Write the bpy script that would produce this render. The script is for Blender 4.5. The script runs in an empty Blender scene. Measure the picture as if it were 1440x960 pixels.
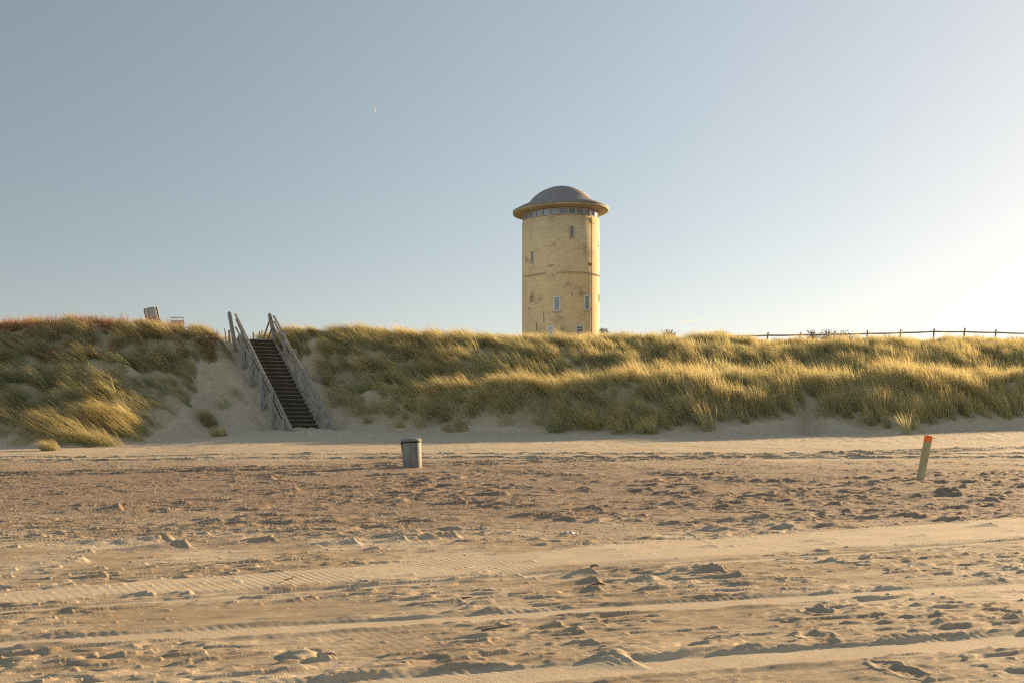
import bpy, bmesh, math, random
import numpy as np
from mathutils import Vector, Matrix

random.seed(7)
rng = np.random.default_rng(11)
scn = bpy.context.scene
COL = scn.collection

# ------------------------------------------------------------------ camera model of the photograph
F, PX0, PY0, EYE = 1400.0, 480.0, 581.0, 1.6
def at(px, py, y):
    return Vector(((px - PX0) * y / F, y, EYE + (PY0 - py) * y / F))

# ------------------------------------------------------------------ noise
_perm = np.random.default_rng(3).permutation(256).astype(np.int32)
_perm = np.concatenate([_perm, _perm, _perm])
_ang = np.arange(256) * (2 * np.pi / 256)
_gx, _gy = np.cos(_ang).astype(np.float32), np.sin(_ang).astype(np.float32)
def gn(x, y, seed=0):
    """gradient noise, about -0.7..0.7"""
    x = np.asarray(x, np.float32) + seed * 17.31; y = np.asarray(y, np.float32) - seed * 9.77
    xi = np.floor(x); yi = np.floor(y)
    fx = x - xi; fy = y - yi
    xi = xi.astype(np.int32) & 255; yi = yi.astype(np.int32) & 255
    u = fx * fx * fx * (fx * (fx * 6 - 15) + 10); v = fy * fy * fy * (fy * (fy * 6 - 15) + 10)
    def g(ix, iy, dx, dy):
        h = _perm[_perm[ix] + iy]
        return _gx[h] * dx + _gy[h] * dy
    a = g(xi, yi, fx, fy); b = g((xi + 1) & 255, yi, fx - 1, fy)
    c = g(xi, (yi + 1) & 255, fx, fy - 1); d = g((xi + 1) & 255, (yi + 1) & 255, fx - 1, fy - 1)
    return (a + u * (b - a)) + v * ((c + u * (d - c)) - (a + u * (b - a)))
def fbm(x, y, octv=3, seed=0, gain=.5):
    s = 0; a = 1.0
    for i in range(octv):
        s = s + a * gn(x * 2 ** i, y * 2 ** i, seed + i * 5); a *= gain
    return s
def sstep(a, b, x):
    t = np.clip((x - a) / (b - a), 0, 1)
    return t * t * (3 - 2 * t)

# ------------------------------------------------------------------ the terrain, broad shape
_tab = np.array([
 # px    foot Y  crest Y crest py  front share, beach rise
 (-2600, 34,     54,     470,      .20, .25),
 (-900,  38,     54.5,   462,      .20, .28),
 (-300,  40.5,   54.5,   459,      .20, .32),
 (0,     41.8,   54.5,   459,      .20, .36),
 (110,   42.0,   54.8,   455,      .20, .38),
 (165,   42.6,   55,     457,      .18, .42),
 (212,   44.2,   55.3,   460,      .16, .52),
 (255,   46.6,   55.6,   464,      .15, .66),
 (300,   48.9,   56,     467,      .15, .85),
 (370,   49.4,   57,     473,      .16, 1.0),
 (430,   50.0,   58,     470,      .18, 1.0),
 (520,   49.0,   60,     468,      .24, 1.0),
 (640,   47.5,   62,     474,      .30, 1.0),
 (760,   46.5,   64,     480,      .36, 1.0),
 (900,   45.5,   66,     481,      .38, 1.0),
 (1050,  46.5,   68,     480,      .38, 1.0),
 (1140,  48.5,   69,     480,      .30, 1.0),
 (1250,  46.5,   70,     479,      .36, 1.0),
 (1440,  50.0,   72,     479,      .34, 1.0),
 (1700,  54.0,   74,     478,      .34, 1.0),
 (2400,  60.0,   78,     477,      .32, 1.0),
 (5000,  66.0,   84,     480,      .30, 1.0)])
_pxs = np.linspace(-2600, 5000, 3801)
_k = np.hanning(33); _k /= _k.sum()
def _smooth(col):
    v = np.interp(_pxs, _tab[:, 0], _tab[:, col])
    return np.convolve(np.pad(v, 16, mode='edge'), _k, 'valid')
_YF, _YC, _PC, _AF, _BR = (_smooth(i) for i in (1, 2, 3, 4, 5))
def beach(y):
    return np.interp(y, [-50, 22, 26, 29, 33, 37, 42, 48, 54, 62, 90], [0, 0, .02, .05, .11, .22, .42, .72, .98, 1.35, 2.2])
# staircase frame
ST_B = np.array((-1.99, 50.0)); ST_D = np.array((-2.77, 6.0)); ST_L = float(np.hypot(*ST_D)); ST_D = ST_D / ST_L
ST_R = np.array((ST_D[1], -ST_D[0])); ST_Z0, ST_Z1, ST_W = .86, 5.78, 2.1
def stair_sq(x, y):
    dx, dy = x - ST_B[0], y - ST_B[1]
    return (dx * ST_D[0] + dy * ST_D[1]) / ST_L, dx * ST_R[0] + dy * ST_R[1]
def base(x, y):
    x = np.asarray(x, np.float64); y = np.asarray(y, np.float64)
    yy = np.maximum(y, 4.0)
    px = PX0 + F * x / yy
    yf, yc, pc, af, br = (np.interp(px, _pxs, a) for a in (_YF, _YC, _PC, _AF, _BR))
    zb = beach(y) * br
    zf = beach(yf) * br
    zc = EYE + (PY0 - pc) * yc / F
    t = (y - yf) / (yc - yf)
    S = af * sstep(-.02, .30, t) + (1 - af) * np.clip((sstep(.18, 1.12, t) / .965), 0, 1)
    dune = zf + (zc - zf) * S
    hum = .80 * fbm(x / 4.6, y / 3.4, 3, 40) + .42 * gn(x / 1.9, y / 1.6, 44)
    rowk = sstep(560, 780, px) * (.75 + .9 * gn(x / 6.0, y * 0, 47)); dune = dune + rowk * (.75 * np.exp(-((t - .23) / .10) ** 2) - .55 * np.exp(-((t - .45) / .13) ** 2))
    dune = dune + hum * sstep(.02, .25, t) * (1 - .65 * sstep(.75, 1.0, t))
    back = -0.018 * np.maximum(y - yc - 1, 0) + .25 * gn(x / 9, y / 9, 50) * sstep(0, 6, y - yc)
    dune = dune + np.maximum(back, -1.2)
    z = np.where(t > -.02, np.maximum(dune, zb - .2), zb)
    w0 = sstep(-.05, .05, t)
    z = zb * (1 - w0) + z * w0
    z = z + .10 * gn(x / 2.2 + .4 * y, y / .55, 63) * sstep(.0, .2, t) * (1 - sstep(.8, 1.0, t))        # slips and small terraces
    # the hollow that the staircase climbs through
    s, q = stair_sq(x, y)
    zt = ST_Z0 + (ST_Z1 - ST_Z0) * np.clip(s, -.4, 1.0) + np.interp(q, [-2.2, -1.2, 1.2, 2.2], [-.80, -.80, -.30, -.10])
    zt = np.maximum(zt, zb) + .14 * gn(x / 1.5, y / .9, 61) + .06 * gn(x / .45, y / .4, 62)
    fl = np.interp(s, [0, 1], [6.5, 2.5]); fr = np.interp(s, [0, 1], [3.8, 2.3])
    wq = (1 - sstep(1.3, fl, -q)) * (1 - sstep(1.3, fr, q))
    ws = sstep(-.35, 0.0, s) * (1 - sstep(1.0, 1.5, s))
    w = wq * ws
    z = z * (1 - w) + zt * w
    # a sandy notch through the front row of tussocks
    g = np.exp(-((px - 1140) / 16.) ** 2) * np.exp(-((t - .10) / .13) ** 2)
    return z - .55 * g
def hit(px, py):
    """where the ray through that pixel of the photograph meets the terrain"""
    ys = np.arange(5, 95, .04)
    xs = (px - PX0) * ys / F; zs = EYE + (PY0 - py) * ys / F
    k = np.argmax(base(xs, ys) >= zs)
    return float(xs[k]), float(ys[k])

# ------------------------------------------------------------------ object helpers
def tag(o, label=None, cat=None, group=None, kind=None):
    for k, v in (('label', label), ('category', cat), ('group', group), ('kind', kind)):
        if v: o[k] = v
    return o
def empty(name, loc, rz=0.0, **kw):
    o = bpy.data.objects.new(name, None); COL.objects.link(o)
    o.location = loc; o.rotation_euler = (0, 0, rz); o.empty_display_size = .2
    return tag(o, **kw)
def link_mesh(name, me, mat, parent=None):
    o = bpy.data.objects.new(name, me); COL.objects.link(o)
    if mat is not None and not me.materials: me.materials.append(mat)
    if parent is not None: o.parent = parent
    return o
def obj(name, bm, mat, parent=None, smooth=False):
    me = bpy.data.meshes.new(name)
    bmesh.ops.recalc_face_normals(bm, faces=bm.faces)
    bm.to_mesh(me); bm.free()
    if smooth: me.polygons.foreach_set('use_smooth', [True] * len(me.polygons))
    return link_mesh(name, me, mat, parent)
def array_mesh(name, V, quads=None, tris=None, cols=None, smooth=False):
    me = bpy.data.meshes.new(name)
    nq = 0 if quads is None else len(quads); nt = 0 if tris is None else len(tris)
    me.vertices.add(len(V)); me.vertices.foreach_set('co', np.ascontiguousarray(V, np.float32).ravel())
    loops = np.concatenate([a.ravel() for a in (quads, tris) if a is not None]).astype(np.int32)
    me.loops.add(len(loops)); me.loops.foreach_set('vertex_index', loops)
    start = np.concatenate([np.arange(nq) * 4, nq * 4 + np.arange(nt) * 3]).astype(np.int32)
    me.polygons.add(nq + nt); me.polygons.foreach_set('loop_start', start)
    if smooth: me.polygons.foreach_set('use_smooth', np.ones(nq + nt, bool))
    if cols is not None:
        a = me.attributes.new('tint', 'FLOAT_COLOR', 'POINT')
        a.data.foreach_set('color', np.ascontiguousarray(cols, np.float32).ravel())
    me.update(calc_edges=True)
    return me
def box(bm, c, size, rot=None):
    r = bmesh.ops.create_cube(bm, size=1)
    M = Matrix.Translation(Vector(c)) @ (rot.to_4x4() if rot is not None else Matrix()) @ Matrix.Diagonal((*size, 1))
    bmesh.ops.transform(bm, matrix=M, verts=r['verts'])
    return r['verts']
def frame_between(a, b, up=(0, 0, 1)):
    a, b = Vector(a), Vector(b); z = (b - a).normalized()
    x = Vector(up).cross(z)
    if x.length < 1e-4: x = Vector((1, 0, 0)).cross(z)
    x.normalize(); y = z.cross(x)
    return Matrix((x, y, z)).transposed()
def beam(bm, a, b, w, h, up=(0, 0, 1), taper=1.0):
    a, b = Vector(a), Vector(b); L = (b - a).length
    vs = box(bm, (0, 0, 0), (w, h, L))
    R = frame_between(a, b, up)
    for v in vs:
        k = taper if v.co.z > 0 else 1
        v.co = (a + b) / 2 + R @ Vector((v.co.x * k, v.co.y * k, v.co.z))
    return vs
def tube(bm, pts, rads, n=8, cap=True):
    rings = []
    for i, p in enumerate(pts):
        p = Vector(p)
        d = Vector(pts[min(i + 1, len(pts) - 1)]) - Vector(pts[max(i - 1, 0)])
        R = frame_between((0, 0, 0), d)
        r = rads[i] if hasattr(rads, '__len__') else rads
        rings.append([bm.verts.new(p + R @ Vector((r * math.cos(2 * math.pi * k / n), r * math.sin(2 * math.pi * k / n), 0))) for k in range(n)])
    for A, B in zip(rings, rings[1:]):
        for k in range(n): bm.faces.new((A[k], A[(k + 1) % n], B[(k + 1) % n], B[k]))
    if cap:
        bm.faces.new(rings[0][::-1]); bm.faces.new(rings[-1])
def lathe(bm, prof, n=48, closed=False):
    rings = []
    for r, z in prof:
        if r < 1e-6: rings.append([bm.verts.new((0, 0, z))])
        else: rings.append([bm.verts.new((r * math.cos(2 * math.pi * k / n), r * math.sin(2 * math.pi * k / n), z)) for k in range(n)])
    pairs = list(zip(rings, rings[1:])) + ([(rings[-1], rings[0])] if closed else [])
    for A, B in pairs:
        for k in range(n):
            a = [A[k % len(A)], A[(k + 1) % len(A)], B[(k + 1) % len(B)], B[k % len(B)]]
            u = []
            for v in a:
                if v not in u: u.append(v)
            if len(u) > 2: bm.faces.new(u)

# ------------------------------------------------------------------ materials
def new_mat(name):
    m = bpy.data.materials.new(name); m.use_nodes = True
    nt = m.node_tree; nt.nodes.clear()
    out = nt.nodes.new('ShaderNodeOutputMaterial')
    return m, nt, out
def N(nt, typ, **kw):
    n = nt.nodes.new(typ)
    for k, v in kw.items():
        if k in n.inputs: n.inputs[k].default_value = v
        else: setattr(n, k, v)
    return n
def ramp(nt, fac, stops):
    r = nt.nodes.new('ShaderNodeValToRGB')
    el = r.color_ramp.elements
    while len(el) < len(stops): el.new(.5)
    for e, (p, c) in zip(el, stops): e.position = p; e.color = (*c, 1)
    nt.links.new(fac, r.inputs['Fac'])
    return r.outputs['Color']
def noise_mat(name, stops, scale=(1, 1, 1), nscale=3.0, detail=6, rough=.85, bump=.0, bscale=30, spec=.3, metallic=0, coord='Object', distort=0.0):
    m, nt, out = new_mat(name); L = nt.links.new
    tc = N(nt, 'ShaderNodeTexCoord'); mp = N(nt, 'ShaderNodeMapping'); mp.inputs['Scale'].default_value = scale
    L(tc.outputs[coord], mp.inputs['Vector'])
    nz = N(nt, 'ShaderNodeTexNoise', Scale=nscale, Detail=detail, Roughness=.62, Distortion=distort); L(mp.outputs[0], nz.inputs['Vector'])
    c = ramp(nt, nz.outputs['Fac'], stops)
    p = N(nt, 'ShaderNodeBsdfPrincipled', Roughness=rough, Metallic=metallic); p.inputs['Specular IOR Level'].default_value = spec
    L(c, p.inputs['Base Color']); L(p.outputs[0], out.inputs['Surface'])
    if bump:
        n2 = N(nt, 'ShaderNodeTexNoise', Scale=bscale, Detail=5); L(mp.outputs[0], n2.inputs['Vector'])
        b = N(nt, 'ShaderNodeBump', Strength=bump, Distance=.02); L(n2.outputs['Fac'], b.inputs['Height']); L(b.outputs[0], p.inputs['Normal'])
    return m
def flat_mat(name, c, rough=.6, spec=.4, metallic=0):
    return noise_mat(name, [(.3, tuple(v * .82 for v in c)), (.7, c)], nscale=6, rough=rough, spec=spec, metallic=metallic)

def sand_mat():
    m, nt, out = new_mat('sand'); L = nt.links.new
    at_ = N(nt, 'ShaderNodeAttribute', attribute_name='tint')
    tc = N(nt, 'ShaderNodeTexCoord')
    n1 = N(nt, 'ShaderNodeTexNoise', Scale=55, Detail=6, Roughness=.75); L(tc.outputs['Object'], n1.inputs['Vector'])
    r1 = N(nt, 'ShaderNodeMapRange'); r1.inputs['From Min'].default_value = .3; r1.inputs['From Max'].default_value = .7
    r1.inputs['To Min'].default_value = .80; r1.inputs['To Max'].default_value = 1.16; L(n1.outputs['Fac'], r1.inputs['Value'])
    n2 = N(nt, 'ShaderNodeTexNoise', Scale=4.5, Detail=5, Roughness=.65); L(tc.outputs['Object'], n2.inputs['Vector'])
    r2 = N(nt, 'ShaderNodeMapRange'); r2.inputs['From Min'].default_value = .3; r2.inputs['From Max'].default_value = .7
    r2.inputs['To Min'].default_value = .88; r2.inputs['To Max'].default_value = 1.1; L(n2.outputs['Fac'], r2.inputs['Value'])
    mu = N(nt, 'ShaderNodeMath', operation='MULTIPLY'); L(r1.outputs[0], mu.inputs[0]); L(r2.outputs[0], mu.inputs[1])
    vm = N(nt, 'ShaderNodeVectorMath', operation='SCALE'); L(at_.outputs['Color'], vm.inputs[0]); L(mu.outputs[0], vm.inputs['Scale'])
    p = N(nt, 'ShaderNodeBsdfPrincipled', Roughness=.95); p.inputs['Specular IOR Level'].default_value = .12
    L(vm.outputs[0], p.inputs['Base Color'])
    n3 = N(nt, 'ShaderNodeTexNoise', Scale=90, Detail=4, Roughness=.7); L(tc.outputs['Object'], n3.inputs['Vector'])
    b = N(nt, 'ShaderNodeBump', Strength=.55, Distance=.006); L(n3.outputs['Fac'], b.inputs['Height']); L(b.outputs[0], p.inputs['Normal'])
    L(p.outputs[0], out.inputs['Surface'])
    return m
def leaf_mat(name, trans=.42, gloss=.04):
    m, nt, out = new_mat(name); L = nt.links.new
    a = N(nt, 'ShaderNodeAttribute', attribute_name='tint')
    d = N(nt, 'ShaderNodeBsdfDiffuse', Roughness=.5); t = N(nt, 'ShaderNodeBsdfTranslucent')
    L(a.outputs['Color'], d.inputs['Color']); L(a.outputs['Color'], t.inputs['Color'])
    mx = N(nt, 'ShaderNodeMixShader', Fac=trans); L(d.outputs[0], mx.inputs[1]); L(t.outputs[0], mx.inputs[2])
    g = N(nt, 'ShaderNodeBsdfGlossy', Roughness=.45); g.inputs['Color'].default_value = (.9, .9, .85, 1)
    m2 = N(nt, 'ShaderNodeMixShader', Fac=gloss); L(mx.outputs[0], m2.inputs[1]); L(g.outputs[0], m2.inputs[2])
    L(m2.outputs[0], out.inputs['Surface'])
    return m
SAND = sand_mat()
GRASS = leaf_mat('marram', .50)
SCRUB = leaf_mat('scrub', .25, .02)
WOOD = noise_mat('weathered_wood', [(.25, (.17, .16, .14)), (.5, (.30, .285, .255)), (.75, (.44, .42, .38))], (4, 4, .6), 5, rough=.9, bump=.5, bscale=14)
RAILW = noise_mat('weathered_rail', [(.25, (.15, .13, .105)), (.5, (.27, .245, .205)), (.75, (.42, .39, .33))], (1.2, 1.2, 1.2), 5, rough=.9, bump=.4, bscale=14)
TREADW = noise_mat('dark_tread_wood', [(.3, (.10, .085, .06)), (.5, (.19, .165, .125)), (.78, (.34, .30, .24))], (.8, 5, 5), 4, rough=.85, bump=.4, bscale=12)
GAPSHADE = noise_mat('gap_shade_wood', [(.3, (.045, .037, .026)), (.55, (.09, .074, .05)), (.80, (.17, .145, .105))], (.8, 5, 5), 4, rough=.9)  # dark tone paints the shade of the open gaps under the treads
FENCEW = noise_mat('fence_wood', [(.3, (.20, .17, .13)), (.7, (.36, .31, .25))], (2, 2, 2), 4, rough=.9)

def in_poly(px, py, poly):
    c = np.zeros(px.shape, bool); n = len(poly)
    for i in range(n):
        (x1, y1), (x2, y2) = poly[i], poly[(i + 1) % n]
        k = ((y1 > py) != (y2 > py)) & (px < (x2 - x1) * (py - y1) / ((y2 - y1) or 1e-9) + x1)
        c ^= k
    return c
BARE = [[(222, 650), (224, 606), (246, 588), (262, 566), (278, 546), (276, 524), (284, 508), (306, 503), (332, 508), (345, 520), (400, 560), (440, 650)],
        [(395, 492), (418, 500), (433, 497), (432, 480), (438, 473), (452, 475), (448, 490), (462, 503), (452, 522), (456, 545), (474, 562), (480, 582), (530, 598), (590, 608), (600, 650), (420, 650)],
        [(1116, 600), (1126, 574), (1133, 556), (1142, 556), (1152, 575), (1168, 602)]]
THIN = [[(450, 500), (500, 505), (520, 540), (560, 560), (600, 580), (600, 612), (500, 600), (450, 560)], [(-60, 600), (62, 606), (85, 640), (-60, 650)],
        [(205, 560), (262, 540), (285, 560), (240, 610), (205, 610)], [(640, 575), (700, 580), (690, 610), (600, 610)]]
FOOT = np.array([(-400, 626), (0, 616), (60, 616), (90, 627), (150, 629), (200, 619), (222, 607), (300, 600), (440, 600), (540, 598), (600, 603), (680, 594), (720, 600), (780, 606), (850, 610), (900, 613),
                 (955, 604), (985, 610), (1010, 600), (1060, 594), (1120, 586), (1165, 590), (1230, 605), (1280, 607), (1310, 597), (1360, 590), (1440, 584), (1700, 580), (3000, 575)])
def cover(x, y, z):
    """how much grass stands at a point, 0..1"""
    px = PX0 + F * x / y; py = PY0 - F * (z - EYE) / y
    yf, yc = np.interp(px, _pxs, _YF), np.interp(px, _pxs, _YC)
    jx, jy = px + 13 * gn(x / .9, y / .9, 90), py + 7 * gn(x / .9, y / .9, 91)
    dens = np.where((px > -400) & (px < 2900), 1.0, 0)
    dens = np.where(y > yc + 1.5, dens * .5, dens); dens = np.where((y > yc + 5.5) | (y < yf - 1), 0, dens)
    for p in THIN: dens = np.where(in_poly(jx, jy, p), dens * .5, dens)
    for p in BARE: dens = np.where(in_poly(jx, jy, p), .035 * dens, dens)
    dens = np.where(jy > np.interp(px, FOOT[:, 0], FOOT[:, 1]), 0, dens)
    dens = np.where(jy > np.interp(px, FOOT[:, 0], FOOT[:, 1]) - 8, dens * np.where(px < 300, .9, .5), dens)
    patch = gn(x / 2.4, y / 2.0, 92) + .5 * gn(x / .9, y / .9, 93)
    dens = dens * np.clip(1.08 + 1.0 * patch, .25, 1)
    s, q = stair_sq(x, y)
    return np.where((np.abs(q) < 1.55) & (s > -.2) & (s < 1.7), 0, dens)

# ------------------------------------------------------------------ beach and dune, one sheet
TRK = [(( -2.35, 6.85), (6.37, 9.30), .150, .013, .7),     # tyre ruts: two points, half width, depth, lug strength
       ((.34, 5.91), (4.81, 7.02), .165, .014, 1.0),
       ((-2.73, 7.97), (1.67, 9.74), .085, .010, 0)]
FAR = [((-12, 33.0), (30, 33.6), .13, .05, 0), ((-12, 35.0), (30, 35.4), .12, .04, 0), ((-8.7, 25.2), (1.6, 29.0), .13, .045, 0),
       ((-8.7, 26.6), (1.6, 30.2), .13, .04, 0)]
def line_d(x, y, p, q):
    p, q = np.array(p), np.array(q); d = (q - p) / np.hypot(*(q - p))
    return (x - p[0]) * -d[1] + (y - p[1]) * d[0], (x - p[0]) * d[0] + (y - p[1]) * d[1]
def drift_mask(x, y):
    c = 9.85 + .445 * x + .10 * gn(x * .7, x * 0, 9) - .006 * np.maximum(x - 4, 0) ** 2
    hw = np.clip(.50 + .05 * x, .22, 1.2) + .16 * gn(x * .9, y * .9, 8)
    return 1 - sstep(hw * .75, hw * 1.05, np.abs(y - c))
WA = math.radians(25.0)                      # wind: tails run to the left and a little nearer
WC, WS = math.cos(WA), math.sin(WA)
def make_ground():
    u = np.concatenate([np.linspace(-6, -.9, 14)[:-1], np.linspace(-.9, -.60, 30)[:-1], np.arange(-.60, 1.0, .00082),
                        np.linspace(1.0, 2.2, 80)[1:], np.linspace(2.2, 6, 12)[1:]])
    yn = np.exp(np.arange(math.log(5.0), math.log(44.0), .0019))
    y = np.concatenate([[-400, -120, -40, -15, -5, 0, 2, 3.2, 4.2], yn, np.arange(44.1, 78, .13), np.geomspace(78.5, 200, 40), [300, 600, 1500, 4000]])
    s = np.where(y > 4.6, y, 4.6 + (4.6 - y))
    U, Y = np.meshgrid(u, y); X = U * s[:, None]
    nr, nc = U.shape
    Z = base(X, Y)
    # --- fine relief on rows out to the foot of the dune
    r0 = int(np.searchsorted(y, 4.9)); r1 = int(np.searchsorted(y, 50))
    c0 = int(np.searchsorted(u, -.62)); c1 = int(np.searchsorted(u, 1.02))
    sl = (slice(r0, r1), slice(c0, c1))
    x_, y_ = X[sl], Y[sl]
    A = x_ * WC + y_ * WS; B = -x_ * WS + y_ * WC            # along and across the wind
    drift = drift_mask(x_, y_)
    smooth = drift.copy()
    H = .022 * gn(x_ / 3.1, y_ / 2.2, 1) + .010 * gn(A / .9, B / .42, 2)
    rough_zone = sstep(-.28, .18, gn(x_ / 2.6, y_ / 2.4, 12) + .5 * gn(x_ / .9, y_ / .8, 13))
    far_fade = 1 - sstep(27, 42, y_)
    crust = np.zeros_like(x_)
    n = gn(A / .62, B / .13, 3) + .28 * gn(A / .26, B / .06, 4)
    crust += .0185 * sstep(.08, .26, n)
    n = gn(A / 1.3, B / .34, 5) + .40 * gn(A / .34, B / .10, 6)
    crust += .012 * sstep(.20, .34, n)
    n = gn(A / .30, B / .08, 7) + .3 * gn(A / .14, B / .05, 14)
    crust += .0095 * sstep(.08, .32, n)
    crust += .0022 * gn(A / .08, B / .05, 15)
    n = gn(A / 2.2, B / .55, 19) + .45 * gn(A / .6, B / .16, 20)                       # scour ridges out towards the bin
    crust += .048 * sstep(.12, .30, n) * sstep(10.5, 15, y_) * (1 - sstep(25, 30, y_)) * sstep(-8, 2, x_) * (1 + .9 * gn(A / .35, B / .12, 25))
    tr_rel = np.zeros_like(x_)
    for p, q, hw, dep, lug in TRK + FAR:
        d, a = line_d(x_, y_, p, q)
        d = d + .03 * gn(a / 1.7, a * 0, 21)
        ad = np.abs(d)
        ins = 1 - sstep(hw * .85, hw * 1.15, ad)
        end = 1.0
        rim = np.exp(-((ad - hw * 1.45) / (hw * .34)) ** 2) * np.clip(.75 + 1.2 * gn(a / .55, d / .14, 22) + .35 * gn(a / .16, d / .08, 24), 0, 2)
        tr_rel += (-dep * ins + dep * 1.5 * rim) * (.8 + .5 * gn(a / 1.3, d * 0, 23))
        if lug:
            e = np.exp(-((d - hw * 1.05) / (hw * .40)) ** 2)
            tr_rel += lug * .0018 * sstep(-.3, .3, gn(a / .9, d * 0, 26)) * e * np.sign(np.sin((a + .5 * d) * 2 * np.pi / .078))
        smooth = np.maximum(smooth, ins * .96)
    ph = (x_ * .88 + y_ * .47) * 2 * np.pi / .078 + 3.2 * gn(x_ / .8, y_ / .8, 31) + 1.2 * gn(x_ / .25, y_ / .25, 32)
    rip = .0019 * (np.sin(ph) + .3 * np.sin(2 * ph + .8)) * sstep(-.35, .15, gn(x_ / 1.2, y_ / .9, 33)) * (.30 + .85 * np.exp(-((x_ - .75) / 1.3) ** 2))
    H += crust * (1 - smooth) * (.30 + .70 * rough_zone) * (.35 + .65 * far_fade)
    H += rip * np.clip(drift + .25 * (1 - rough_zone), 0, 1) + tr_rel + .02 * drift
    # --- clods with sand tails in their lee, laid down one by one
    ui, yi = u[c0:c1], y[r0:r1]
    def clod(cx, cy, h, L, w):
        # steep to windward (right), long taper to leeward (left)
        ra, rb = np.searchsorted(yi, (cy - L * .35 - 2 * w, cy + 2 * w + .05))
        ca, cb = np.searchsorted(ui, ((cx - L * 1.05) / max(cy - L * .3, 4.9), (cx + 2.0 * w) / cy))
        if rb - ra < 2 or cb - ca < 2: return
        k = (slice(ra, rb), slice(ca, cb))
        xx, yy = x_[k] - cx, y_[k] - cy
        a = xx * WC + yy * WS; b = -xx * WS + yy * WC
        jag = 1 + .35 * gn((xx + cx) / (.35 * w), (yy + cy) / (.35 * w), 41)
        b = b + .25 * w * gn(a / (w * 1.2) + cx, b / w, 42)
        tail = np.clip(1 + a / L, 0, 1) ** 1.5 * (1 - sstep(-.25 * w, .25 * w, a))
        ww = w * (.25 + .75 * np.clip(1 + a / L, 0, 1))
        H[k] += h * tail * np.exp(-(b / ww) ** 2 * 1.6) * np.where(a > -w * 1.2, jag, 1)
    n_cl = 11500
    cu = rng.uniform(-.59, .98, n_cl); cy = np.exp(rng.uniform(math.log(5.2), math.log(36), n_cl)); cx = cu * cy
    dens = gn(cx / 2.6, cy / 2.4, 12) + .5 * gn(cx / .9, cy / .8, 13)
    keep = (dens > rng.uniform(-.55, .35, n_cl)) & (drift_mask(cx, cy) < rng.uniform(.2, 1.6, n_cl))
    for (a, b, hw, _, _) in TRK: keep &= np.abs(line_d(cx, cy, a, b)[0]) > hw * 1.9
    for X0, Y0 in zip(cx[keep], cy[keep]):
        k = rng.random() ** 7
        h = (rng.uniform(.003, .009) + .018 * k) * (.6 + .4 * min(1.0, max(0.0, (Y0 - 6) / 4)))
        clod(X0, Y0, h * (1.0 if Y0 < 16 else 1.25), rng.uniform(14, 34) * h + .05, rng.uniform(2.0, 3.6) * h + .014)
    n2 = 540
    cu = rng.uniform(-.58, .97, n2); cy = np.exp(rng.uniform(math.log(9.5), math.log(27), n2)); cx = cu * cy
    gr = gn(cx / 3.2, cy / 2.6, 18) + .16 * np.clip(cx / 6, -1, 1)
    for X0, Y0, g in zip(cx, cy, gr):
        if g < rng.uniform(-.25, .3) or drift_mask(np.array([X0]), np.array([Y0]))[0] > .5: continue
        h = rng.uniform(.018, .050) * min(1.0, Y0 / 17) ; clod(X0, Y0, h, rng.uniform(.35, .95) * Y0 / 15, rng.uniform(.07, .17) * Y0 / 15)
    def P(px, py): return (px - PX0) * 2240 / (py - PY0) / F, 2240 / (py - PY0)
    for px, py, h, L, w in [(1003, 803, .085, .85, .17), (1018, 806, .05, .4, .10), (836, 806, .075, .8, .08), (838, 818, .07, .6, .07), (842, 830, .085, .6, .08),
                            (650, 848, .055, .75, .06), (500, 763, .085, 1.0, .11), (570, 760, .06, .9, .08), (432, 916, .022, .25, .05), (462, 925, .035, .45, .03),
                            (885, 928, .055, .45, .10), (1160, 857, .03, .3, .07), (1335, 842, .045, .4, .10), (840, 717, .11, 1.6, .16), (830, 690, .09, 1.5, .14),
                            (920, 690, .09, 1.3, .13), (1130, 690, .09, 1.6, .15), (1100, 700, .10, 1.5, .16), (1215, 702, .11, 1.6, .18), (1250, 690, .11, 1.5, .18), (1300, 700, .10, 1.4, .18),
                            (1340, 695, .12, 1.5, .2), (1400, 705, .10, 1.4, .16), (265, 768, .10, 1.3, .13), (170, 718, .09, 1.2, .12), (1140, 732, .06, .8, .1), (1395, 740, .05, .6, .09),
                            (385, 760, .08, 1.0, .10), (240, 758, .09, 1.2, .13), (270, 835, .045, .45, .05), (120, 788, .07, 1.5, .12), (640, 755, .07, 1.0, .1), (1440, 870, .05, .5, .08)]:
        clod(*P(px, py), h * (.95 if py < 770 else .72), L * 1.15, w * 1.5)
    for px, py, r, dep in [(1275, 946, .085, .014), (1150, 895, .11, .015), (1148, 860, .10, .015), (1245, 938, .08, .012), (420, 921, .1, -.02)]:
        fx, fy = P(px, py)
        dd = np.hypot(x_ - fx, (y_ - fy) * .8) / r
        dd = dd * (1 + .35 * gn(x_ / .07, y_ / .09, 77)); H += np.where(dd < 2.2, -dep * np.exp(-dd ** 4) + .5 * dep * np.exp(-((dd - 1.25) / .3) ** 2), 0)
    Z[sl] += H * sstep(4.9, 5.3, y_) * sstep(50, 46, y_) * (1 - sstep(-.8, .6, y_ - np.interp(PX0 + F * x_ / y_, _pxs, _YF)) * .7)
    # wind ripple and footprints on the dune sand
    Z += (.028 * gn(X / .5, Y / .4, 71) + .022 * gn(X / .2, Y / .2, 73)) * sstep(36, 46, Y) * (Y < 90)
    s_, q_ = stair_sq(X, Y)
    foot = np.exp(-(q_ / 1.5) ** 2) * sstep(-1.8, -.6, s_) * sstep(.12, 0, s_)
    Z += foot * .17 * gn(X / .32, Y / .30, 72)
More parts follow.
